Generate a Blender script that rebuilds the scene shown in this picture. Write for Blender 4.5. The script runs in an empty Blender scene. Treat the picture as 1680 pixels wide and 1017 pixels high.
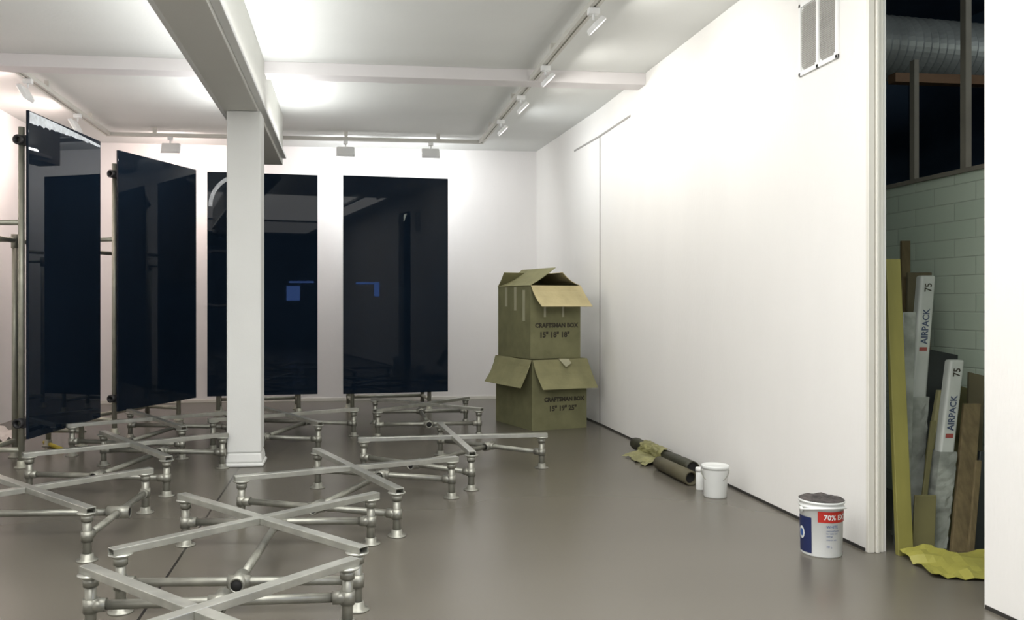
import bpy, bmesh, math, random
from mathutils import Matrix, Vector, noise
random.seed(4)
C = bpy.context.scene.collection
S = bpy.context.scene
S.view_settings.view_transform = 'Standard'
S.view_settings.look = 'None'
YAW = math.radians(6.4); sn, cs = math.sin(YAW), math.cos(YAW)
H = 1.2; F = 1400.0; PX, PY = 727.0, 499.0
R = math.radians
# ------------------------------------------------------------------ measuring helpers (metres on the room plan)
def W(xc, d, z=0): return Vector((d*sn + xc*cs, d*cs - xc*sn, z))
def onfloor(px, py, z=0):
    d = (H - z)*F/(py - PY); return W((px-PX)/F*d, d, z)
def at(px, py, d): return W((px-PX)/F*d, d, H - (py-PY)*d/F)

# ------------------------------------------------------------------ materials
def mat(name, col, rough=.6, metal=0, var=.12, scale=6, bump=0, bscale=80, spec=.5, stretch=(1,1,1), detail=5):
    m = bpy.data.materials.new(name); m.use_nodes = True
    nt = m.node_tree; b = nt.nodes['Principled BSDF']
    b.inputs['Roughness'].default_value = rough; b.inputs['Metallic'].default_value = metal
    b.inputs['Specular IOR Level'].default_value = spec
    tc = nt.nodes.new('ShaderNodeTexCoord'); mp = nt.nodes.new('ShaderNodeMapping')
    mp.inputs['Scale'].default_value = stretch
    nt.links.new(tc.outputs['Object'], mp.inputs['Vector'])
    n = nt.nodes.new('ShaderNodeTexNoise'); n.inputs['Scale'].default_value = scale; n.inputs['Detail'].default_value = detail
    nt.links.new(mp.outputs[0], n.inputs['Vector'])
    r = nt.nodes.new('ShaderNodeValToRGB')
    r.color_ramp.elements[0].position = .3; r.color_ramp.elements[1].position = .7
    r.color_ramp.elements[0].color = tuple(c*(1-var) for c in col)+(1,)
    r.color_ramp.elements[1].color = tuple(min(1, c*(1+var)) for c in col)+(1,)
    nt.links.new(n.outputs['Fac'], r.inputs['Fac']); nt.links.new(r.outputs[0], b.inputs['Base Color'])
    if bump:
        n2 = nt.nodes.new('ShaderNodeTexNoise'); n2.inputs['Scale'].default_value = bscale
        nt.links.new(mp.outputs[0], n2.inputs['Vector'])
        bp = nt.nodes.new('ShaderNodeBump'); bp.inputs['Strength'].default_value = bump; bp.inputs['Distance'].default_value = .01
        nt.links.new(n2.outputs['Fac'], bp.inputs['Height']); nt.links.new(bp.outputs[0], b.inputs['Normal'])
    return m
def glow(name, col, st):
    m = bpy.data.materials.new(name); m.use_nodes = True; b = m.node_tree.nodes['Principled BSDF']
    b.inputs['Base Color'].default_value = col+(1,); b.inputs['Emission Color'].default_value = col+(1,)
    b.inputs['Emission Strength'].default_value = st
    return m
M = {}
M['wall'] = mat('wall_paint', (.87,.86,.835), .8, 0, .012, 3, .12, 60, .3, (1,1,.3))
M['farwall'] = mat('far_wall_paint', (.86,.84,.825), .8, 0, .012, 3, .12, 60, .3, (1,1,.3))
M['ceil'] = mat('ceiling_paint', (.77,.785,.765), .85, 0, .015, 2, .08, 40, .2)
M['trim'] = mat('cream_gloss_trim', (.78,.76,.69), .45, 0, .03, 5)
M['seam'] = mat('seam_shadow', (.36,.35,.33), .8, 0, .05, 5)
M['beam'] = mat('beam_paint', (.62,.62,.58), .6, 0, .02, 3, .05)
M['beamlow'] = mat('cross_beam_paint', (.76,.735,.735), .7, 0, .02, 3, .05)
M['column'] = mat('column_paint', (.75,.76,.735), .6, 0, .02, 3, .05)
M['steel'] = mat('galvanised_tube', (.31,.31,.27), .38, .7, .2, 14, .05, 60)
M['pole'] = mat('scaffold_pole', (.40,.40,.33), .42, .55, .15, 10, .05, 60)
M['bar'] = mat('flat_steel_bar', (.48,.485,.44), .32, .7, .18, 10, .04, 60)
M['hole'] = mat('hollow_shade', (.012,.012,.012), .8, 0, .1)  # near-black discs stand in for the shade inside hollow tubes and rolls
M['clamp'] = mat('black_clamp', (.02,.02,.022), .45, 0, .1)
M['panel'] = mat('gloss_navy_panel', (.0065,.0125,.023), .014, 0, .1, 2, 0, 80, .14)
M['film'] = mat('pale_reflection', (.62,.66,.7), .4, 0, .25, 20)  # pale colour painted as the window arch mirrored in the gloss
M['white'] = mat('white_enamel', (.86,.87,.86), .4, 0, .02)
M['track'] = mat('track_enamel', (.60,.59,.54), .45, 0, .02)
M['plastic'] = mat('white_plastic', (.80,.82,.80), .35, 0, .03)
M['card'] = mat('cardboard', (.188,.186,.100), .85, 0, .13, 7, .15, 40, .2)
M['cardlight'] = mat('cardboard_inside', (.46,.395,.22), .85, 0, .1, 7, .15, 40, .2)
M['cardmid'] = mat('cardboard_flap', (.235,.225,.12), .85, 0, .12, 7, .15, 40, .2)
M['cardshade'] = mat('carton_inside_shade', (.06,.05,.03), .9)
M['ink'] = mat('box_ink', (.035,.03,.018), .8)
M['packink'] = mat('pack_ink', (.04,.06,.11), .6)
M['tape'] = mat('packing_tape', (.36,.35,.235), .3, 0, .1)
M['red'] = mat('label_red', (.50,.03,.02), .4, 0, .05)
M['dullred'] = mat('dull_red', (.26,.05,.04), .5, 0, .05)
M['blue'] = mat('label_blue', (.015,.025,.10), .4, 0, .05)
M['midblue'] = mat('label_text_blue', (.05,.12,.35), .4, 0, .05)
M['dark'] = mat('dark_gap', (.03,.028,.025), .9)
M['blackroll'] = mat('dark_roll', (.030,.030,.017), .5, 0, .3, 12, .3, 20)
M['kraft'] = mat('kraft_roll', (.092,.082,.047), .7, 0, .15, 10)
M['yellow'] = mat('yellow_sheet', (.30,.28,.058), .5, 0, .15, 4, .1, 15)
M['greenpaper'] = mat('olive_wrap', (.22,.212,.09), .5, 0, .3, 9)
M['olive'] = mat('olive_board', (.22,.205,.052), .55, 0, .1, 6, 0, 80, .5, (3,3,.4))
M['olivedark'] = mat('olive_card', (.13,.12,.048), .7, 0, .15, 6)
M['wood'] = mat('brown_timber', (.13,.10,.05), .7, 0, .25, 9, .1, 60, .3, (4,4,.4))
M['brownboard'] = mat('brown_board', (.10,.085,.048), .8, 0, .15, 6)
M['darkboard'] = mat('dark_board', (.015,.018,.02), .35, 0, .2)
M['cream'] = mat('cream_wrap', (.33,.31,.155), .5, 0, .12, 6, .15, 25)
M['clear'] = mat('grey_film_wrap', (.24,.255,.23), .2, 0, .4, 9, .5, 14)
M['packwhite'] = mat('pack_white', (.44,.46,.43), .4, 0, .10)
M['night'] = mat('night_dark', (.008,.014,.024), .7, 0, .3, 2)
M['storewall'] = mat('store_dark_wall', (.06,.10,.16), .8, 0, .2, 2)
M['duct'] = mat('duct_metal', (.34,.36,.35), .4, .3, .2, 4)
M['post'] = mat('store_post', (.20,.185,.15), .7, 0, .1)
M['orange'] = mat('store_beam', (.18,.10,.05), .7, 0, .2)
M['sheet'] = mat('pale_dust_sheet', (.66,.60,.56), .8, 0, .06, 5, .2, 20)
M['rod'] = mat('yellow_rod', (.62,.50,.05), .5, 0, .1)
M['rag'] = mat('stained_rag', (.05,.042,.04), .6, 0, .9, 16, .3, 30)
M['ventdark'] = mat('vent_slot', (.33,.32,.295), .8, 0, .1)
M['lens'] = glow('lamp_glass', (1,.97,.92), 1.5)
M['blueglow'] = glow('blue_mirror_glow', (.13,.26,.75), 12)  # unseen emitter, added to put blue marks in the panels
# floor: polished screed with a saw cut along the column line
m = mat('polished_floor', (.124,.113,.092), .27, 0, .05, .7, 0, 14, .5, (.6,1.6,1), 1); M['floor'] = m
nt = m.node_tree; b = nt.nodes['Principled BSDF']
ramp = b.inputs['Base Color'].links[0].from_node
tc = nt.nodes.new('ShaderNodeTexCoord'); sp = nt.nodes.new('ShaderNodeSeparateXYZ'); nt.links.new(tc.outputs['Object'], sp.inputs[0])
a = nt.nodes.new('ShaderNodeMath'); a.operation='ADD'; a.inputs[1].default_value = .79; nt.links.new(sp.outputs['X'], a.inputs[0])
ab = nt.nodes.new('ShaderNodeMath'); ab.operation='ABSOLUTE'; nt.links.new(a.outputs[0], ab.inputs[0])
lt = nt.nodes.new('ShaderNodeMath'); lt.operation='LESS_THAN'; lt.inputs[1].default_value=.006; nt.links.new(ab.outputs[0], lt.inputs[0])
mx = nt.nodes.new('ShaderNodeMixRGB'); mx.inputs[2].default_value=(.02,.018,.015,1)
nt.links.new(lt.outputs[0], mx.inputs[0]); nt.links.new(ramp.outputs[0], mx.inputs[1]); nt.links.new(mx.outputs[0], b.inputs['Base Color'])
# painted brick
m = bpy.data.materials.new('painted_brick'); m.use_nodes = True; M['brick'] = m
nt = m.node_tree; b = nt.nodes['Principled BSDF']; b.inputs['Roughness'].default_value=.5
tc = nt.nodes.new('ShaderNodeTexCoord'); sp = nt.nodes.new('ShaderNodeSeparateXYZ'); cb = nt.nodes.new('ShaderNodeCombineXYZ')
nt.links.new(tc.outputs['Object'], sp.inputs[0]); nt.links.new(sp.outputs['Y'], cb.inputs['X']); nt.links.new(sp.outputs['Z'], cb.inputs['Y'])
br = nt.nodes.new('ShaderNodeTexBrick'); br.inputs['Scale'].default_value=1; br.inputs['Brick Width'].default_value=.34; br.inputs['Row Height'].default_value=.105
br.inputs['Mortar Size'].default_value=.005; br.inputs['Mortar Smooth'].default_value=.7
br.inputs['Color1'].default_value=(.56,.64,.53,1); br.inputs['Color2'].default_value=(.51,.60,.49,1); br.inputs['Mortar'].default_value=(.45,.52,.43,1)
nt.links.new(cb.outputs[0], br.inputs['Vector']); nt.links.new(br.outputs['Color'], b.inputs['Base Color'])
bp = nt.nodes.new('ShaderNodeBump'); bp.invert=True; bp.inputs['Strength'].default_value=.45; bp.inputs['Distance'].default_value=.006
nt.links.new(br.outputs['Fac'], bp.inputs['Height']); nt.links.new(bp.outputs[0], b.inputs['Normal'])

# ------------------------------------------------------------------ mesh helper
class MB:
    def __init__(self): self.bm = bmesh.new()
    def box(self, c, s, rot=None):
        m = Matrix.Translation(c) @ (rot.to_4x4() if rot else Matrix()) @ Matrix.Diagonal((s[0],s[1],s[2],1))
        bmesh.ops.create_cube(self.bm, size=1, matrix=m); return self
    def span(self, a, b):
        return self.box([(a[i]+b[i])/2 for i in range(3)], [abs(b[i]-a[i]) for i in range(3)])
    def cyl(self, p0, p1, r, r2=None, seg=18):
        p0, p1 = Vector(p0), Vector(p1); d = p1-p0
        q = Vector((0,0,1)).rotation_difference(d.normalized()).to_matrix().to_4x4()
        g = bmesh.ops.create_cone(self.bm, cap_ends=True, segments=seg, radius1=r, radius2=r if r2 is None else r2, depth=d.length, matrix=Matrix.Translation((p0+p1)/2) @ q)
        for v in g['verts']:
            for f in v.link_faces:
                if len(f.verts)==4: f.smooth = True
        return self
    def lathe(self, prof, c=(0,0,0), axis=(0,0,1), seg=32):
        q = Vector((0,0,1)).rotation_difference(Vector(axis).normalized()).to_matrix(); c = Vector(c)
        rings = []
        for r, z in prof:
            if r < 1e-5: rings.append([self.bm.verts.new(c + q @ Vector((0,0,z)))])
            else: rings.append([self.bm.verts.new(c + q @ Vector((r*math.cos(2*math.pi*k/seg), r*math.sin(2*math.pi*k/seg), z))) for k in range(seg)])
        for A, B in zip(rings, rings[1:]):
            for k in range(seg):
                k2 = (k+1) % seg
                vs = [A[k % len(A)], A[k2 % len(A)], B[k2 % len(B)], B[k % len(B)]]
                u = []
                for v in vs:
                    if v not in u: u.append(v)
                if len(u) > 2:
                    f = self.bm.faces.new(u); f.smooth = True
        return self
    def tube(self, p0, p1, ro, ri, seg=18):
        p0, p1 = Vector(p0), Vector(p1); L = (p1-p0).length
        return self.lathe([(ri,L),(ro,L),(ro,0),(ri,0),(ri,L)], p0, p1-p0, seg)
    def sweep(self, pts, r, seg=8):
        pts = [Vector(p) for p in pts]; rings = []
        for i, p in enumerate(pts):
            t = (pts[min(i+1,len(pts)-1)] - pts[max(i-1,0)]).normalized()
            q = Vector((0,0,1)).rotation_difference(t).to_matrix()
            rings.append([self.bm.verts.new(p + q @ Vector((r*math.cos(2*math.pi*k/seg), r*math.sin(2*math.pi*k/seg),0))) for k in range(seg)])
        for A, B in zip(rings, rings[1:]):
            for k in range(seg):
                f = self.bm.faces.new([A[k],A[(k+1)%seg],B[(k+1)%seg],B[k]]); f.smooth = True
        self.bm.faces.new(rings[0]); self.bm.faces.new(rings[-1])
        return self
    def hexa(self, bot, top):
        a = [self.bm.verts.new(v) for v in bot]; b2 = [self.bm.verts.new(v) for v in top]; n = len(a)
        self.bm.faces.new(a[::-1]); self.bm.faces.new(b2)
        for k in range(n): self.bm.faces.new([a[k],a[(k+1)%n],b2[(k+1)%n],b2[k]])
        return self
    def plan(self, poly, z0, z1):
        return self.hexa([(x,y,z0) for x,y in poly], [(x,y,z1) for x,y in poly])
    def slab(self, quad, n, t):
        n = Vector(n).normalized()*t; return self.hexa([Vector(q) for q in quad], [Vector(q)+n for q in quad])
    def crumple(self, w, l, nx, ny, amp, freq, seed, z0=.004, edge=.15):
        vs = []
        for j in range(ny+1):
            row = []
            for i in range(nx+1):
                x = (i/nx-.5)*w; y = (j/ny-.5)*l
                n1 = noise.noise(Vector((x*freq+seed, y*freq, seed)))
                n2 = abs(noise.noise(Vector((x*freq*2+seed, y*freq*2, seed+9))))
                ex = noise.noise(Vector((x*3+seed*2, y*3, 4)))*edge
                row.append(self.bm.verts.new((x+ex*w*.5, y+ex*l*.4, z0 + amp*(max(0,n1+.25)*.9 + n2*.6))))
            vs.append(row)
        for j in range(ny):
            for i in range(nx): self.bm.faces.new([vs[j][i],vs[j][i+1],vs[j+1][i+1],vs[j+1][i]])
        return self
    def build(self, name, m, parent=None, bevel=0, fix=True):
        if fix: bmesh.ops.recalc_face_normals(self.bm, faces=self.bm.faces[:])
        me = bpy.data.meshes.new(name); self.bm.to_mesh(me); self.bm.free(); me.materials.append(m)
        o = bpy.data.objects.new(name, me); C.objects.link(o)
        if parent: o.parent = parent
        if bevel:
            bv = o.modifiers.new('bevel','BEVEL'); bv.width = bevel; bv.segments = 2; bv.limit_method='ANGLE'
        return o
def empty(name, loc, rz=0):
    o = bpy.data.objects.new(name, None); o.empty_display_size=.1; C.objects.link(o); o.location = loc; o.rotation_euler = (0,0,rz); return o
def tag(o, label, cat, group=None):
    o['label'] = label; o['category'] = cat
    if group: o['group'] = group
    return o
def struct(o): o['kind'] = 'structure'; return o
def kids(o): return [c for c in bpy.data.objects if c.parent == o]
def copy_tree(o, parent=None):
    c = o.copy(); C.objects.link(c); c.parent = parent
    for ch in kids(o): copy_tree(ch, c)
    return c
def text_pts(body, size, align='LEFT', bold=0):
    cu = bpy.data.curves.new('t','FONT'); cu.body = body; cu.size = size; cu.align_x = align; cu.resolution_u = 2; cu.offset = bold
    o = bpy.data.objects.new('t', cu); C.objects.link(o)
    bpy.context.view_layer.update()
    me = bpy.data.meshes.new_from_object(o.evaluated_get(bpy.context.evaluated_depsgraph_get()))
    vs = [v.co.copy() for v in me.vertices]; fs = [tuple(p.vertices) for p in me.polygons]
    bpy.data.objects.remove(o); bpy.data.curves.remove(cu); bpy.data.meshes.remove(me)
    return vs, fs
def lettering(items, name, m, parent, fn, bold=0):
    """each line of writing is one flat mesh; fn maps flat (x,y) to a point on the surface"""
    for body, size, ox, oy, al in items:
        bm = bmesh.new()
        vs, fs = text_pts(body, size, al, bold)
        nv = [bm.verts.new(fn(v.x+ox, v.y+oy)) for v in vs]
        for f in fs:
            try: bm.faces.new([nv[i] for i in f])
            except ValueError: pass
        me = bpy.data.meshes.new(name); bm.to_mesh(me); bm.free(); me.materials.append(m)
        o = bpy.data.objects.new(name, me); C.objects.link(o); o.parent = parent

# ------------------------------------------------------------------ ROOM SHELL
ZC = 3.15; YF = 10.7; XL = -3.45; XR = 2.5; XK = 2.40; YB = -5.0
D0, D1 = 3.11, 3.88
struct(MB().span((XL-.1,YB-.1,-.1),(5.7,YF+.1,0)).build('floor', M['floor']))
struct(MB().span((XL-.1,YB-.1,ZC),(XR+.1,YF+.1,ZC+.1)).build('ceiling', M['ceil']))
struct(MB().span((XL-.1,YF,0),(XK+.1,YF+.1,ZC)).build('wall_far', M['farwall']))
struct(MB().span((XL-.1,YB,0),(XL,YF,ZC)).build('wall_left', M['farwall']))
struct(MB().span((XL-.1,YB-.1,0),(XR+.1,YB,ZC)).build('wall_back', M['night']))
struct(MB().plan([(XR,D1),(XR,8.28),(XK,YF),(XK+.1,YF),(XR+.1,8.28),(XR+.1,D1)],0,ZC).build('wall_right', M['wall']))
struct(MB().plan([(XR,YB),(XR,D0),(XR+.1,D0),(XR+.1,YB)],0,ZC).span((XR,D0,2.9),(XR+.1,D1,ZC)).build('wall_near_right', M['wall']))
bb = MB().plan([(XR-.003,D1+.01),(XR-.003,8.28),(XK-.003,YF),(XK,YF),(XR,8.28),(XR,D1+.01)],0,.016)
struct(bb.build('shadow_gap_right', M['dark']))  # dark strip stands in for the shadow gap under the wall
struct(MB().span((XR-.003,-3,0),(XR,D0-.005,.016)).build('shadow_gap_near', M['dark']))  # same painted shadow gap along the near wall
struct(MB().span((XL,YF-.012,.0),(XK,YF,.035)).build('baseboard_far', M['trim']))
# seams of a flush door in the right wall
struct(MB().span((XR-.005,8.257,.02),(XR,8.272,2.87)).build('trim_1', M['seam']))
struct(MB().span((XR-.006,7.35,2.864),(XR,8.28,2.882)).plan([(XR-.006,8.28),(XK+.06,9.1),(XK+.075,9.1),(XR,8.28)],2.864,2.882).build('trim_2', M['seam']))
# door lining: stepped cream jamb at the end of the wall
j = MB()
j.span((XR-.004,D1-.02,0),(XR+.03,D1,2.9)); j.span((XR+.034,D1-.028,0),(XR+.05,D1,2.9)); j.span((XR+.054,D1-.016,0),(XR+.078,D1,2.9))
struct(j.build('trim_3', M['trim'], bevel=.003))
# beams and column
struct(MB().span((XL,6.96,ZC-.10),(XR,7.15,ZC)).build('trim_4', M['beamlow'], bevel=.004))
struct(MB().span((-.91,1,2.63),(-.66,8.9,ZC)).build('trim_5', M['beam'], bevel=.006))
co = MB()
co.hexa([(-.895,6.415,.03),(-.625,6.415,.03),(-.625,6.685,.03),(-.895,6.685,.03)],[(-.885,6.425,.1),(-.635,6.425,.1),(-.635,6.675,.1),(-.885,6.675,.1)])
co.span((-.905,6.405,0),(-.615,6.695,.03)); co.span((-.885,6.425,.1),(-.635,6.675,2.63))
struct(co.build('trim_6', M['column'], bevel=.012))

# storeroom behind the doorway
struct(MB().span((3.5,1.6,0),(3.62,8,1.95)).build('wall_store_brick', M['brick']))
struct(MB().span((3.485,1.6,1.95),(3.60,8,1.975)).build('trim_7', M['post']))
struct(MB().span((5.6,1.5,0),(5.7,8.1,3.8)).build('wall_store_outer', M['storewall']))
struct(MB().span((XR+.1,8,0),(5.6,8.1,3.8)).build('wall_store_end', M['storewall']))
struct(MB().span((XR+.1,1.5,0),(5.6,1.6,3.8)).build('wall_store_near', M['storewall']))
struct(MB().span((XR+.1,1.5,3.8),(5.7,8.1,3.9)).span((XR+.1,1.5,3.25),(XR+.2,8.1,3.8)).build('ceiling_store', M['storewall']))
p = at(1500,290,5.3)
struct(MB().span((3.50,p.y-.0,1.975),(3.53,p.y+.045,2.72)).build('trim_8', M['post']))
p2 = at(1585,270,4.86)
struct(MB().span((3.50,p2.y-.0,1.975),(3.535,p2.y+.045,3.8)).build('trim_9', M['post']))
struct(MB().span((3.62,5.3,2.68),(5.6,5.38,2.74)).build('trim_10', M['orange']))
pr = []
L = 1.95
for k in range(61):
    z = L*k/60; pr.append((.215 + .012*math.cos(k*math.pi), z))
pr = [(0,0)]+pr+[(0,L)]
du = MB().lathe(pr, (3.64,5.72,3.04), (.99,.12,.0), 40)
for f in du.bm.faces: f.smooth = False
tag(du.build('ventilation_duct', M['duct']), 'ribbed grey ventilation duct high in the dark storeroom above the brick wall', 'duct')

# what lies behind the viewpoint, seen mirrored in the panels
wf = MB()
for x0 in (-3.0,-1.2):
    wf.tube((x0+.8,YB+.02,1.9),(x0+.8,YB+.05,1.9),.78,.72)
struct(wf.build('window_1', M['white']))
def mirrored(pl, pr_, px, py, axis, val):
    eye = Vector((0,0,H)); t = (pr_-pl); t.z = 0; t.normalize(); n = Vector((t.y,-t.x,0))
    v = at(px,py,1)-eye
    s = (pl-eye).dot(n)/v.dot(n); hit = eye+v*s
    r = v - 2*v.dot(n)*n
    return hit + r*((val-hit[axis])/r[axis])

# ------------------------------------------------------------------ PANEL STANDS
def panel_stand(L3, R3, label, film=None, bx=.04, by=.46, xl=.04, reach=.95):  # film: shape of the pale painted window reflection, if any
    Lp, Rp = L3.copy(), R3.copy(); Lp.z = Rp.z = 0
    t = Rp-Lp; w = t.length
    root = empty('display_panel', Lp, math.atan2(t.y,t.x)); tag(root, label, 'display panel', 'dark gloss panels on tube stands')
    pn = MB().span((0,0,.215),(w,.02,2.615)).build('panel', M['panel'], root, .002)
    pn['label'] = 'glossy navy black sheet'
    xr = w-.2; fy = .075
    flange = [(0,0),(.05,0),(.05,.008),(.032,.012),(.03,.05),(.024,.055)]
    for x in (xl, xr):
        xb = bx if x < .15 else xr
        lp = MB().cyl((x,fy,.0),(x,fy,2.5),.0225).build('front_post', M['pole'], root)
        MB().lathe(flange,(x,fy,0)).build('foot_flange', M['pole'], lp)
        bp_ = MB().cyl((xb,by,0),(xb,by,1.74),.0225).cyl((xb,by,1.64),(xb,by,1.75),.029).build('back_post', M['pole'], root)
        MB().lathe(flange,(xb,by,0)).build('foot_flange', M['pole'], bp_)
        MB().cyl((x,fy,1.80),(x,reach if x<.15 else by,1.80),.020).build('side_rail', M['pole'], root)
        MB().cyl((x,fy,.13),(x,by,.13),.019).build('side_rail', M['pole'], root)
    if bx > .2: MB().cyl((bx-.25,by,1.70),(xr,by,1.70),.019).cyl((bx,by,1.71),(bx,.95,1.71),.021).build('back_rail', M['pole'], root)
    else: MB().cyl((bx,by,1.70),(xr,by,1.70),.019).build('back_rail', M['pole'], root)
    MB().cyl((xl,by,.13),(xr,by,.13),.019).build('back_rail', M['pole'], root)
    for z in (2.40,.33):
        for x in (xl, xr):
            c = MB(); c.tube((x-.06,fy,z),(x+.03,fy,z),.036,.022); c.box((x,fy/2+.008,z),(.06,fy-.02,.07))
            c.build('clamp', M['clamp'], root)
    if film == 'strip':  # window reflection laid on the sheet as a pale strip
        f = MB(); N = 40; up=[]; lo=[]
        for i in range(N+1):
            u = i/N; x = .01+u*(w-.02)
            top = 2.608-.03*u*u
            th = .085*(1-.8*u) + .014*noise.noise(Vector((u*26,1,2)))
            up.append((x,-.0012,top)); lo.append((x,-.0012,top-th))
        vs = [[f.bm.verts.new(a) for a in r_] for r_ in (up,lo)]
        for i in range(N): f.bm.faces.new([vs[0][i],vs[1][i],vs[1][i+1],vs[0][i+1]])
        f.build('reflection_strip', M['film'], root)['label'] = 'pale painted reflection along the top edge'
    if film == 'arc':  # arched reflection drawn as a pale curved strip
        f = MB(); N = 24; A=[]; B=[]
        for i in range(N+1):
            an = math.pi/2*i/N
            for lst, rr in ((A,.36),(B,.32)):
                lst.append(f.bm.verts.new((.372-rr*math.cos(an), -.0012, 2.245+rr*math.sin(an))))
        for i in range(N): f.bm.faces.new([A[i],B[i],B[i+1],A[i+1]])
        f.build('reflection_strip', M['film'], root)['label'] = 'pale curved painted reflection in the top corner'
    return root
def dd(h): return 2.4*F/h
P1 = (at(47,499,dd(540)), at(165,499,dd(453)))
P2 = (at(194,499,dd(429)), at(322,499,dd(374)))
P3 = (at(340,499,dd(369)), at(521,499,dd(359)))
P4 = (at(563,499,dd(359)), at(735,499,dd(349)))
panel_stand(*P1, 'largest, leftmost navy black panel, pale painted reflection across its top', 'strip', .47, .36)
panel_stand(*P2, 'angled navy black panel second from the left, clear of the column')
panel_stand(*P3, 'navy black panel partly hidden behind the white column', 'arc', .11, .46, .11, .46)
panel_stand(*P4, 'rightmost navy black panel, facing straight out beside the bare far wall', None, .11, .46, .11, .46)
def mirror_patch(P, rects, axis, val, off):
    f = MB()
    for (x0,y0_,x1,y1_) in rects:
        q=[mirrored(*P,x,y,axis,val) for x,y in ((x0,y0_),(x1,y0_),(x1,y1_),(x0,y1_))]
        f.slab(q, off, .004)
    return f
struct(mirror_patch(P3, [(470,469,492,493),(474,461,515,464)], 1, YB+.03, (0,1,0)).build('blue_glow_back', M['blueglow']))  # unseen glowing patch, added and shaped for its reflection in the panel
struct(mirror_patch(P4, [(584,463,622,466),(614,466,622,486)], 0, XR-.004, (-1,0,0)).build('blue_glow_side', M['blueglow']))  # unseen glowing strips on the side wall, added for the blue reflection

# ------------------------------------------------------------------ CROSS FRAMES
def make_frame(s):
    h = s/2; root = empty('cross_frame', (0,0,0)); zr=.115
    for sx in (-1,1):
        for sy in (-1,1):
            x, y = sx*h, sy*h
            lg = MB().cyl((x,y,0),(x,y,.215),.0205).cyl((x,y,.09),(x,y,.14),.0275).cyl((x,y,.185),(x,y,.215),.0275).cyl((x-sx*.055,y,zr),(x,y,zr),.025).build('leg', M['steel'], root)
            MB().lathe([(0,0),(.049,0),(.049,.006),(.030,.009),(.028,.032),(.021,.035)],(x,y,0)).build('foot_flange', M['steel'], lg)
            MB().lathe([(0,.212),(.028,.212),(.046,.224),(.046,.228),(0,.228)],(x,y,0)).build('top_plate', M['bar'], lg)
    for sy in (-1,1):
        y = sy*h
        r_ = MB().cyl((-h,y,zr),(h,y,zr),.0175).build('rail', M['steel'], root)
        t_ = MB(); t_.cyl((-.045,y,zr),(.045,y,zr),.025); t_.tube((0,y+sy*.055,zr),(0,y-sy*.06,zr),.032,.023)
        t_.build('tee_fitting', M['steel'], r_)
        MB().lathe([(0,0),(.0235,0),(.0235,.01),(0,.01)],(0,y+sy*.042,zr),(0,sy,0)).build('tube_mouth_shade', M['hole'], r_)
    MB().cyl((0,-h,zr),(0,h,zr),.0175).build('stretcher', M['steel'], root)
    Lb = s*math.sqrt(2)+.08
    r1 = Matrix.Rotation(R(45),3,'Z'); r2 = Matrix.Rotation(R(-45),3,'Z')
    def half_bar(m_, rot, x0, x1):   # shallow channel, flat side up
        for c, sz in (((  (x0+x1)/2,0,.2535),(x1-x0,.048,.004)), (((x0+x1)/2,.022,.241),(x1-x0,.004,.026)), (((x0+x1)/2,-.022,.241),(x1-x0,.004,.026))):
            m_.box(rot @ Vector(c), sz, rot)
    b1 = MB(); half_bar(b1, r1, -Lb/2, Lb/2); b1.build('cross_bar', M['bar'], root, .0015)
    b2 = MB(); half_bar(b2, r2, -Lb/2, -.026); half_bar(b2, r2, .026, Lb/2); b2.build('cross_bar', M['bar'], root, .0015)
    return root
frames = [
 (-.77,2.66,5.3,.92,'nearest tube and flat bar cross frame, cut off by the bottom of the photo'),
 (-.81,3.80,1.5,.92,'second nearest cross frame, standing square on behind the one cut off below'),
 (-2.15,4.43,93,.90,'cross frame cut off by the left edge of the photo'),
 (-2.13,5.85,-7,.96,'cross frame in front of the largest panel, left of the white column'),
 (-.53,5.0,-18.5,.92,'cross frame in the middle of the floor, just right and front of the column'),
 (.08,6.16,-36,.96,'rightmost cross frame, turned cornerwise toward the bare floor'),
 (-1.36,7.42,-12,.92,'cross frame partly hidden right behind the white column'),
 (-.18,8.2,6,.94,'farthest cross frame, below the rightmost panel'),
 (-2.42,7.15,-8,.84,'cross frame under the front of the second panel from the left'),
]
proto = make_frame(.92)
for i,(xc,d,a,s,lab) in enumerate(frames):
    o = proto if i==0 else copy_tree(proto)
    o.location = W(xc,d); o.rotation_euler = (0,0,R(a)-YAW)
    tag(o, lab, 'metal frame', 'galvanised cross frames on the floor')

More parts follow.
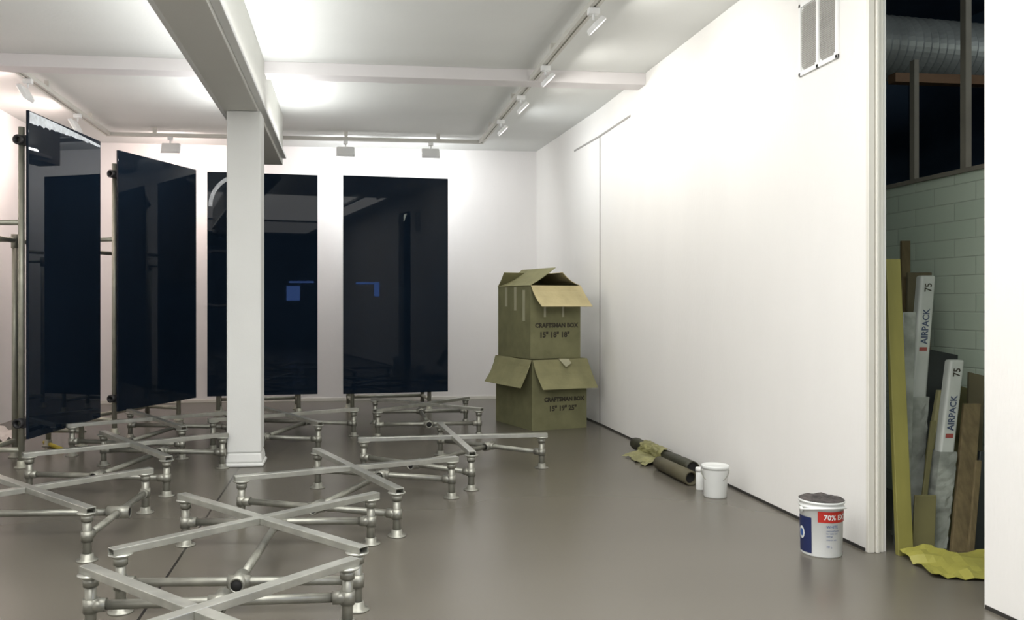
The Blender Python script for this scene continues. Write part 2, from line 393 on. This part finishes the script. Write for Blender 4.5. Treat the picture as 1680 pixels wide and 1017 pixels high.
# ------------------------------------------------------------------ CARTONS
def carton(loc, rz, w, dp, h, label, flaps, prints):
    root = empty('cardboard_box', loc, rz); tag(root, label, 'box', 'stacked cardboard boxes')
    t=.006; x0,x1,y0,y1 = -w/2,w/2,-dp/2,dp/2
    b=MB(); b.span((x0,y0,0),(x1,y0+t,h)); b.span((x0,y1-t,0),(x1,y1,h)); b.span((x0,y0+t,0),(x0+t,y1-t,h)); b.span((x1-t,y0+t,0),(x1,y1-t,h)); b.span((x0+t,y0+t,0),(x1-t,y1-t,t))
    b.build('body', M['card'], root)
    MB().span((x0+.01,y0+.01,h-.25),(x1-.01,y1-.01,h-.24)).build('inside_shade', M['cardshade'], root)  # dark sheet stands in for the shade inside the open carton
    for side, ang, ln, mm, sk in flaps:   # ang: elevation from horizontal-outward, degrees
        a=R(ang)
        if side=='front': A,B,o = Vector((x0,y0,h)),Vector((x1,y0,h)),Vector((0,-1,0))
        if side=='back': A,B,o = Vector((x1,y1,h)),Vector((x0,y1,h)),Vector((0,1,0))
        if side=='left': A,B,o = Vector((x0,y1,h)),Vector((x0,y0,h)),Vector((-1,0,0))
        if side=='right': A,B,o = Vector((x1,y0,h)),Vector((x1,y1,h)),Vector((1,0,0))
        dirv = o*math.cos(a)+Vector((0,0,1))*math.sin(a); u=(B-A).normalized()
        off = o*.004
        n = u.cross(dirv)
        if n.z < 0: n = -n
        # a flap sags a little: bent strip of four slats
        bm=MB(); K=4; rows=[]
        for k in range(K+1):
            s_=k/K; sag=-n.normalized()*(.018*math.sin(math.pi*s_)) if abs(ang)!=180 else Vector()
            rows.append([A+off+dirv*ln*s_+u*sk*ln*s_+sag, B+off+dirv*ln*s_+u*sk*ln*s_+sag*.4])
        low=[[bm.bm.verts.new(v) for v in r_] for r_ in rows]; hi=[[bm.bm.verts.new(v+n.normalized()*.005) for v in r_] for r_ in rows]
        for k in range(K):
            for L_ in (low,hi): bm.bm.faces.new([L_[k][0],L_[k][1],L_[k+1][1],L_[k+1][0]])
            for e in (0,1): bm.bm.faces.new([low[k][e],low[k+1][e],hi[k+1][e],hi[k][e]])
        for k in (0,K): bm.bm.faces.new([low[k][0],low[k][1],hi[k][1],hi[k][0]])
        bm.build('flap', M[mm], root)
    lettering(prints, 'printing', M['ink'], root, lambda x,y: Vector((x, y0-.0015, y)), .0032)
    return root
FLc = onfloor(873,707)
rzc = R(16)
def ctr(fl, rz, w, dp): 
    u=Vector((math.cos(rz),math.sin(rz),0)); v=Vector((-u.y,u.x,0)); return fl+u*w/2+v*dp/2
w1,dp1,h1=.60,.78,.67
c1 = ctr(FLc, rzc, w1, dp1)
lo = carton(c1, rzc, w1, dp1, h1, 'lower olive brown carton with its front and left flaps hanging open',
   [('front',-66,.30,'cardmid',.16),('left',-58,.30,'cardmid',.25),('right',180,.29,'cardmid',0),('back',180,.36,'cardmid',0)],
   [('CRAFTSMAN BOX',.054,-.17,.27,'LEFT'),('15" 19" 25"',.066,-.12,.18,'LEFT')])
MB().slab([(-.02,-dp1/2-.012,h1+.004),(.09,-dp1/2-.012,h1+.004),(.10,-dp1/2-.045,h1-.035),(.03,-dp1/2-.065,h1-.07)],(0,-1,.4),.003).build('torn_tape', M['tape'], lo)
w2,dp2,h2=.55,.70,.70
fl2 = FLc + Vector((-.005,.05,0))
c2 = ctr(fl2, rzc, w2, dp2); c2.z = h1+.007
up = carton(c2, rzc, w2, dp2, h2, 'upper olive brown carton with its top flaps raised like a roof',
   [('front',-46,.28,'cardlight',.05),('left',148,.33,'cardmid',.0),('right',148,.24,'cardlight',0),('back',135,.2,'cardmid',0)],
   [('CRAFTSMAN BOX',.058,-.225,.30,'LEFT'),('15" 18" 18"',.072,-.18,.205,'LEFT')])
for y_, z0, z1 in ((-.24,.36,.66),(-.06,.46,.69),(.14,.50,.69)):
    MB().span((-w2/2-.0015,y_,z0),(-w2/2,y_+.05,z1)).build('tape_strip', M['tape'], up)['label']='pale vertical tape strip on the left side'
for x_ in (-.13,.07): MB().span((x_,-dp2/2-.0018,.40),(x_+.022,-dp2/2,.66)).build('tape_strip', M['tape'], up)

# ------------------------------------------------------------------ ROLLS ALONG THE RIGHT WALL
pA = Vector((2.395,5.72,.056)); pB = Vector((2.355,6.80,.056))
r_ = empty('dark_roll', (0,0,0)); tag(r_, 'long dark roll with yellow green wrapping, lying along the foot of the white wall', 'roll')
prf=[]; Lr=(pB-pA).length
for k in range(25): prf.append((.049+.006*noise.noise(Vector((k*.9,3,1))), Lr*k/24))
MB().lathe([(.036,.03),(.041,0)]+prf+[(.04,Lr-.02)], pA, pB-pA, 20).build('sheet', M['blackroll'], r_)
MB().lathe([(0,0),(.039,0)], pA+(pB-pA)*.012, pB-pA, 20).build('roll_end_shade', M['hole'], r_)
# loose wrapping round its far half, one torn edge lying out on the floor
wr=MB(); ax=(pB-pA).normalized(); sd=Vector((-ax.y,ax.x,0)); NR=14; NA=20; rows=[]
for i in range(NR+1):
    s_=.40*Lr+(.40*Lr)*i/NR; row=[]
    for k in range(NA+1):
        f_=k/NA; jit=noise.noise(Vector((i*.5,k*.4,5)))
        rr=.060+.012*jit
        if f_<.7:
            an=-.7+(2.6)*f_/.7
            q=pA+ax*s_+sd*math.sin(an)*rr+Vector((0,0,math.cos(an)*rr))
        else:
            g_=(f_-.7)/.3
            q=pA+ax*(s_-.05*g_)+sd*(.060*math.sin(1.9)+.14*g_*(1+.5*noise.noise(Vector((i*.45,2,3)))))
            q.z=.037*(1-g_)+.006+.035*abs(jit)*g_
        q+=ax*.05*noise.noise(Vector((k*.35,i*.15,8)))
        row.append(wr.bm.verts.new(q))
    rows.append(row)
for i in range(NR):
    for k in range(NA): wr.bm.faces.new([rows[i][k],rows[i][k+1],rows[i+1][k+1],rows[i+1][k]])
wr.build('paper_wrap', M['greenpaper'], r_)['label']='loose yellow green wrapping'
kA = Vector((2.26,5.42,.049)); kB = Vector((2.25,5.98,.049)); Lk=(kB-kA).length
k_ = empty('brown_paper_roll', (0,0,0)); tag(k_, 'short brown paper roll beside the white bucket, in front of the dark roll', 'roll')
MB().lathe([(.034,.05),(.038,0),(.049,0),(.049,Lk*.5),(.0475,Lk*.52),(.048,Lk),(.036,Lk)], kA, kB-kA, 24).build('paper', M['kraft'], k_)
MB().lathe([(0,0),(.036,0)], kA+(kB-kA)*.06, kB-kA, 24).build('roll_end_shade', M['hole'], k_)

# ------------------------------------------------------------------ BUCKETS
bc = onfloor(1178,819); bc += Vector((.015,.075,0))
bk = empty('plastic_bucket', bc); tag(bk, 'small plain white lidded plastic bucket by the right wall', 'bucket')
MB().lathe([(0,0),(.066,0),(.069,.006),(.077,.165),(.079,.17),(.079,.176),(.076,.178)],seg=40).build('body', M['plastic'], bk)
MB().lathe([(.076,.176),(.083,.176),(.084,.196),(.08,.2),(.072,.196),(0,.194)],seg=40).build('lid', M['plastic'], bk)
hp=[]
for i in range(21):
    a=math.pi*i/20; hp.append((-.083*math.cos(a), -.06*math.sin(a)-.004, .172-.075*math.sin(a)))
MB().sweep([Matrix.Rotation(-.5,3,'Z')@Vector(p_) for p_ in hp],.003).build('handle', M['steel'], bk)
jc = onfloor(1149,803)
jr = empty('plastic_tub', jc); tag(jr, 'narrow white plastic tub between brown roll and white bucket', 'tub')
MB().lathe([(0,0),(.028,0),(.029,.004),(.029,.115),(.026,.12)],seg=28).build('body', M['plastic'], jr)
MB().lathe([(.026,.118),(.031,.118),(.031,.14),(.029,.143),(0,.143)],seg=28).build('lid', M['white'], jr)

tcn = onfloor(1349,916); tcn += Vector((.045,.085,0)); RT=.098; HT=.262
tn = empty('paint_tub', tcn); tag(tn, 'large white paint tub with red and blue label, nearest on the floor', 'paint tub')
MB().lathe([(0,0),(RT-.008,0),(RT-.006,.006),(RT-.0005,.225),(RT+.004,.228),(RT+.004,.236),(RT,.238),(RT,.25),(RT+.006,.252),(RT+.006,HT),(RT,HT),(RT-.006,.25),(RT-.012,.20),(0,.20)],seg=56).build('body', M['plastic'], tn)
a0 = math.atan2(-tcn.y,-tcn.x)
def oncyl(r): return lambda x,y: Vector(((r-.0055*(1-y/.225))*math.cos(a0+x/RT), (r-.0055*(1-y/.225))*math.sin(a0+x/RT), y))
def patch(name, m, p0,p1,z0,z1,r,n=24,shape=None):
    f=MB(); fn=oncyl(r); rows=[]
    for i in range(n+1):
        ph=p0+(p1-p0)*i/n; zz0,zz1=(z0,z1) if not shape else shape((i/n))
        rows.append((f.bm.verts.new(fn(ph*RT,zz0)),f.bm.verts.new(fn(ph*RT,zz1))))
    for A,B in zip(rows,rows[1:]): f.bm.faces.new([A[0],B[0],B[1],A[1]])
    return f.build(name,m,tn)
patch('label_panel', M['blue'], -1.45,-.46,.015,.185,RT+.0012)
patch('label_band', M['red'], -.16,1.75,.168,.220,RT+.0012)
patch('label_disc', M['plastic'], -1.30,-.86,0,0,RT+.0022,16,lambda u:(.105-.03*math.sqrt(max(0,1-(2*u-1)**2)),.105+.03*math.sqrt(max(0,1-(2*u-1)**2))))
patch('label_disc', M['midblue'], -1.22,-.94,0,0,RT+.0032,16,lambda u:(.105-.018*math.sqrt(max(0,1-(2*u-1)**2)),.105+.018*math.sqrt(max(0,1-(2*u-1)**2))))
lettering([('70% EXTRA',.034,.010,.182,'LEFT')],'lettering',M['plastic'],tn,oncyl(RT+.0024),.0008)
lettering([('WHITE',.018,.022,.143,'LEFT'),('matt wall paint',.0105,.022,.127,'LEFT'),('for walls and',.0105,.022,.114,'LEFT'),('ceilings',.0105,.022,.101,'LEFT'),('interior use',.0105,.022,.085,'LEFT'),('10 L',.016,.022,.05,'LEFT')],'lettering',M['midblue'],tn,oncyl(RT+.0024))
for sg in (-1,1):
    an=a0-1.05 if sg<0 else a0-1.05+math.pi
    MB().lathe([(.012,0),(.014,0),(.014,.008),(0,.009)],(RT*math.cos(an),RT*math.sin(an),.215),(math.cos(an),math.sin(an),0),14).build('handle_ear', M['plastic'], tn)
e1=Vector((math.cos(a0-1.05),math.sin(a0-1.05),0)); e2=Vector((math.cos(a0-1.05+math.pi/2),math.sin(a0-1.05+math.pi/2),0))
hp=[]
for i in range(25):
    a=math.pi*i/24; hp.append(e1*(RT+.011)*math.cos(a)+e2*(RT+.014)*math.sin(a)+Vector((0,0,.215+.025*math.sin(a))))
MB().sweep(hp,.0035).build('handle', M['white'], tn)
rg=MB(); vs=[]
for j in range(10):
    rr=(j/9)*(RT+.005); row=[]
    for i in range(36):
        a=2*math.pi*i/36; n1=noise.noise(Vector((rr*30*math.cos(a),rr*30*math.sin(a),7)))
        zz=HT+.004+.006*max(0,n1)+.008*abs(noise.noise(Vector((rr*60*math.cos(a),rr*60*math.sin(a),2))))
        if j==9: zz=HT+.001+.004*max(0,n1)
        row.append(rg.bm.verts.new((rr*math.cos(a)+1e-5*i,rr*math.sin(a),zz)))
    vs.append(row)
for j in range(9):
    for i in range(36): rg.bm.faces.new([vs[j][i],vs[j][(i+1)%36],vs[j+1][(i+1)%36],vs[j+1][i]])
rgo=rg.build('stained_rag', M['rag']); rgo.location=tcn
tag(rgo,'dark stained cover lying over the mouth of the large paint tub','rag')

# ------------------------------------------------------------------ STOREROOM BOARDS
def lean(name, m, base, top, wpx, th, label, cat, slant=0, group=None, rnd=.003):
    (bx,bd),(tx,ty,td)=base,top
    B=at(bx,499,bd); B.z=0; T=at(tx,ty,td)
    u=Vector((cs,-sn,0)); v=Vector((sn,cs,0)); wd=wpx*bd/F/2; t=th/2
    root=empty(name,B); tag(root,label,cat,group)
    bot=[-u*wd-v*t,u*wd-v*t,u*wd+v*t,-u*wd+v*t]; D=T-B
    top_=[D+q for q in bot]
    top_[1]=top_[1]-Vector((0,0,slant)); top_[2]=top_[2]-Vector((0,0,slant))
    o=MB().hexa(bot,top_).build('board', m, root, rnd)
    if rnd>.01: o.modifiers['bevel'].segments=4
    return root, o, D, u, v, wd, t
lean('plank', M['olive'],(1484,4.08),(1463,425,4.32),25,.03,'tall olive yellow plank leaning just inside the doorway','plank')
def film_wrap(root, D, u, v, wd, t, f0, f1, seed):
    """crinkled clear film pulled round a stretch of the carton"""
    b=MB(); N=22; rings=[]
    for i in range(N+1):
        s_=f0+(f1-f0)*i/N; c=D*s_; ring=[]
        for (a_,b_) in ((-1,-1),(-.4,-1),(.2,-1),(.7,-1),(1,-1),(1,0),(1,1),(0,1),(-1,1),(-1,0)):
            k=1.12+.18*noise.noise(Vector((i*.8,a_*2+seed,b_*2)))
            ring.append(b.bm.verts.new(c+u*wd*a_*k+v*(t+.004)*b_*(k+.15)))
        rings.append(ring)
    for A,B in zip(rings,rings[1:]):
        for k in range(10): b.bm.faces.new([A[k],A[(k+1)%10],B[(k+1)%10],B[k]])
    b.build('film_wrap', M['clear'], root)['label']='shiny crinkled film around the lower length'
def airpack(base, top, wpx, label, f1, seed):
    root,bd,D,u,v,wd,t = lean('packing_roll', M['packwhite'], base, top, wpx, .06, label, 'wrapped roll', 0, 'long white packing rolls', .014)
    Ln=D.length; dn=D/Ln
    fn=lambda x,y: dn*x - u*y - v*(t+.0018)     # text runs up the roll
    s=wd*1.2
    lettering([('AIRPACK',s,Ln-.19-s*4.3,-s*.36,'LEFT')],'lettering',M['packink'],root,fn,.0012)
    lettering([('75',s*1.1,Ln-.03-s*1.4,-s*.38,'LEFT')],'lettering',M['ink'],root,fn,.001)
    xx=Ln-.215-s*4.6
    q=MB(); q.bm.faces.new([q.bm.verts.new(fn(a,b_)) for a,b_ in ((xx,-wd*.5),(xx+.022,-wd*.5),(xx+.022,wd*.5),(xx,wd*.5))])
    q.build('label_band', M['dullred'], root)
    film_wrap(root,D,u,v,wd,t,.01,f1,seed)
airpack((1484,4.35),(1519,452,4.78),27,'long white roll lettered AIRPACK beside the olive plank, the taller one',.52,1.0)
airpack((1530,4.20),(1566,590,4.52),26,'shorter long white roll lettered AIRPACK, in the middle of the leaning boards',.50,5.0)
lean('wrapped_board', M['clear'],(1478,4.26),(1490,512,4.52),22,.03,'board in shiny grey film between olive plank and taller white roll','board')
lean('brown_board', M['brownboard'],(1500,4.74),(1508,447,5.08),42,.02,'dark brown board standing behind the taller white roll','board')
lean('timber_batten', M['wood'],(1485,4.88),(1485,395,5.18),15,.025,'thin dark timber batten rising highest behind the leaning boards','batten')
lean('dark_board', M['darkboard'],(1526,4.52),(1535,568,4.86),76,.02,'wide black board with a slanted top behind the shorter white roll','board',.05)
lean('wrapped_board', M['cream'],(1508,4.30),(1549,640,4.62),24,.03,'cream wrapped board just left of the shorter white roll','board')
lean('brown_board', M['olivedark'],(1552,4.40),(1580,630,4.72),26,.016,'olive brown board just behind the brown timber plank','board',.03)
lean('plank', M['wood'],(1574,4.14),(1594,662,4.46),30,.022,'brown timber plank leaning right of the shorter white roll','plank')
lean('timber_batten', M['wood'],(1592,4.08),(1605,755,4.24),10,.014,'short thin batten leaning nearest the right door edge','batten')
lean('dark_board', M['darkboard'],(1612,4.14),(1622,740,4.36),34,.02,'short black board half hidden by the right door edge','board')
lean('timber_batten', M['olivedark'],(1506,4.17),(1531,690,4.40),9,.012,'thin olive lath crossing in front of the cream wrapped board','batten')
lean('brown_board', M['brownboard'],(1594,4.46),(1601,610,4.62),26,.016,'brown board at the back, against the brick by the right door edge','board',.02)
lean('board_offcut', M['olivedark'],(1514,4.10),(1518,812,4.17),36,.012,'low olive board offcut at the foot of the leaning stack','board')
g=MB().crumple(.42,.34,11,9,.065,4.6,7.7,.004,.22)
ys=g.build('plastic_sheet', M['yellow']); q_=onfloor(1578,934); ys.location=q_; ys.rotation_euler=(0,0,-.25)
tag(ys,'crumpled bright yellow plastic sheet on the storeroom floor','plastic sheet')

# ------------------------------------------------------------------ VENT
vr=empty('wall_vent',(XR,4.30,2.46)); tag(vr,'white framed double vent grille high on the right wall','vent')
y0,y1,z1=-.19,.19,.40
f=MB(); 
for a_,b_ in (((-.012,y0,0),(0,y1,.022)),((-.012,y0,z1-.022),(0,y1,z1)),((-.012,y0,0),(0,y0+.022,z1)),((-.012,y1-.022,0),(0,y1,z1)),((-.012,-.012,0),(0,.012,z1))): f.span(a_,b_)
f.build('frame',M['white'],vr,.003)
MB().span((-.004,y0+.02,.02),(-.001,y1-.02,z1-.02)).build('backing',M['plastic'],vr)
for cy in (-.09,.09):
    s_=MB()
    for k in range(34):
        zz=.030+k*.0102; e=(zz-.2)/.18
        if abs(e)<1:
            hw=.073*(1-abs(e)**14.0)**.5
            s_.span((-.007,cy-hw,zz),(-.004,cy+hw,zz+.007))
    s_.build('louvre',M['ventdark'],vr)

# ------------------------------------------------------------------ TRACKS AND FLOODS
ZT=3.07; TX=1.53; TL=-2.61; TY=9.73
def track(a,b,label,brackets):
    a,b=Vector(a),Vector(b); root=empty('light_track',a); tag(root,label,'light track','ceiling light tracks')
    d=b-a; n=Vector((-d.y,d.x,0)).normalized(); 
    m_=MB()
    for s_ in (-.020,.020): m_.hexa([n*(s_-.011)+Vector((0,0,-.018)),n*(s_+.011)+Vector((0,0,-.018)),n*(s_+.011)+Vector((0,0,.018)),n*(s_-.011)+Vector((0,0,.018))],[d+n*(s_-.011)+Vector((0,0,-.018)),d+n*(s_+.011)+Vector((0,0,-.018)),d+n*(s_+.011)+Vector((0,0,.018)),d+n*(s_-.011)+Vector((0,0,.018))])
    m_.box(d/2,(abs(d.x) if abs(d.x)>.1 else .03, abs(d.y) if abs(d.y)>.1 else .03,.02))
    m_.build('rail',M['track'],root)
    for k in range(brackets):
        p=d*((k+.5)/brackets); MB().box(p+Vector((0,0,.049)),(.04,.04,.062)).build('bracket',M['track'],root)
track((TX,1.5,ZT),(TX,6.94,ZT),'near right ceiling track, in front of the cross beam',4)
track((TX,7.17,ZT),(TX,TY-.035,ZT),'far right ceiling track, between cross beam and far track',2)
track((TL-.03,TY,ZT),(TX+.03,TY,ZT),'ceiling track running along the far wall',4)
track((TL,7.17,ZT),(TL,TY-.035,ZT),'left ceiling track above the largest dark panel',2)
def flood(px_,label,face,tilt,sz):
    root=empty('flood_lamp',px_,face); tag(root,label,'spotlight','white track flood lamps')
    MB().box((0,0,-.021),(.05,.07,.04)).build('adaptor',M['white'],root,.004)
    MB().cyl((0,0,-.035),(0,0,-.075),.008).build('stem',M['white'],root)
    rot=Matrix.Rotation(R(-tilt),3,'X')     # local +y is the throw direction
    c=Vector((0,.015,-.068-.04*sz))
    b_=MB(); hz=.052*sz; wx=.085*sz
    fr=[(-wx,.016,-hz),(wx,.016,-hz),(wx,.016,hz),(-wx,.016,hz)]; bk_=[(-wx*.9,-.016,-hz*.8),(wx*.9,-.016,-hz*.8),(wx*.9,-.016,hz*.85),(-wx*.9,-.016,hz*.85)]
    b_.hexa([c+rot@Vector(v) for v in bk_],[c+rot@Vector(v) for v in fr]); b_.build('head',M['white'],root,.005)
    MB().slab([c+rot@Vector(v) for v in ((-wx*.88,.017,-hz*.86),(wx*.88,.017,-hz*.86),(wx*.88,.017,hz*.86),(-wx*.88,.017,hz*.86))],rot@Vector((0,1,0)),.002).build('lens',M['lens'],root)
    return root, c, rot
def lamp(kind, name, loc, e, col=(1,1,1), rot=(0,0,0), **kw):
    l=bpy.data.lights.new(name,kind); l.energy=e; l.color=col
    for k,v in kw.items(): setattr(l,k,v)
    o=bpy.data.objects.new(name,l); C.objects.link(o); o.location=loc; o.rotation_euler=rot; return o
def aim(o, dirv): o.rotation_euler=Vector(dirv).to_track_quat('-Z','Y').to_euler()
ZL=ZT-.018
def wash(pos, face, label, e, col, tilt=30, sz=1.25):
    root,c,rot=flood(Vector(pos),label,face,tilt,sz)
    rz=Matrix.Rotation(face,3,'Z'); lc=Vector(pos)+rz@(c+rot@Vector((0,.026,0))); dv=rz@(rot@Vector((0,1,0)))
    o=lamp('AREA','flood_light',lc,e,col,shape='RECTANGLE',size=.15,size_y=.09); aim(o,dv)
warm=(1,.965,.91); cool=(.96,.985,1); pink=(1,.82,.77)
E=8.5
wash((TX,5.2,ZL),R(-90),'track flood nearest the top edge of the photo, on the right track',E,warm,46,.95)
wash((TX,6.5,ZL),R(-90),'right track flood just in front of the cross beam',E,warm,46,.95)
wash((TX,7.45,ZL),R(-90),'right track flood just beyond the cross beam',E*.7,warm,46,.95)
wash((TX,8.45,ZL),R(-90),'right track flood farthest back along the right track',E*.8,cool,46,.95)
wash((.95,TY,ZL),0,'far track flood nearest the right corner',12,cool)
wash((-.02,TY,ZL),0,'far track flood in the middle, above the gap left of the last panel',12,cool)
wash((-1.95,TY,ZL),0,'far track flood left of the column',15,pink)
wash((TL,8.65,ZL),R(90),'left track flood farther back, above the largest panel',13,pink)
wash((TL,7.35,ZL),R(90),'left track flood nearest the left edge of the photo',13,pink)

# beam side battens throwing light on the ceiling; left one added for fill
for sx,x,lab in ((1,-.66,'slim white uplight batten along the right side of the big beam'),(-1,-.91,'added slim white uplight batten along the left side of the big beam')):
    root=empty('uplight_batten',(x,0,2.68)); tag(root,lab,'batten light','beam uplight battens')
    MB().span((0,1.5,-.018),(sx*.05,8.7,.012)).build('tray',M['white'],root,.004)
    for (ya,yb,e) in ((1.8,6.9,25),(7.2,8.5,11)):
        o=lamp('AREA','batten_light',(x+sx*.035,(ya+yb)/2,2.715),e,(1,1,.99),shape='RECTANGLE',size=.03,size_y=yb-ya)
        o.rotation_euler=(math.pi,R(50),0) if sx>0 else (math.pi,R(-56),0)

# dust sheet, rod
g=MB().crumple(.5,.7,16,20,.15,4.5,1.3,.004,.25); ds=g.build('dust_sheet',M['sheet']); ds.location=(-3.14,7.75,0)
tag(ds,'pale crumpled dust sheet on the floor behind the largest panel','dust sheet')
a_=W(-3.42,7.32,.016); b_=W(-3.12,6.98,.016)
rd=MB().cyl(a_,b_,.016).build('yellow_rod',M['rod']); tag(rd,'short bright yellow rod on the floor under the largest panel','rod')

# ------------------------------------------------------------------ LIGHT + CAMERA
lamp('AREA','ceiling_fill_near',(-.2,1.6,3.1),270,(1,.985,.96),(0,0,0),shape='RECTANGLE',size=4.5,size_y=4.5)  # unseen area fill, added to brighten the near room
lamp('AREA','ceiling_fill_rear',(-.4,-2.6,3.1),100,(1,.985,.96),(0,0,0),shape='RECTANGLE',size=4.5,size_y=3)  # second added fill, out of view behind the camera
o=lamp('AREA','store_fill',(2.85,1.9,3.1),9,(.92,1,.88),shape='RECTANGLE',size=.45,size_y=.45); aim(o,(.4,1.8,-1.4))  # added fill that brightens the storeroom brick
o=lamp('AREA','store_loft_fill',(4.3,3.2,3.5),9,(.92,.97,1),shape='RECTANGLE',size=.5,size_y=.5); aim(o,(0,2.4,-.5))  # added fill that picks out the duct
w=bpy.data.worlds.new('World'); S.world=w; w.use_nodes=True
w.node_tree.nodes['Background'].inputs[0].default_value=(.01,.015,.03,1); w.node_tree.nodes['Background'].inputs[1].default_value=1
cam=bpy.data.cameras.new('Camera'); cam.sensor_width=36; cam.lens=30; cam.shift_x=(840-PX)/1680; cam.shift_y=-(508.5-PY)/1680
cam.clip_start=.05
co_=bpy.data.objects.new('Camera',cam); C.objects.link(co_); co_.location=(0,0,H); co_.rotation_euler=(math.pi/2,0,-YAW)
S.camera=co_
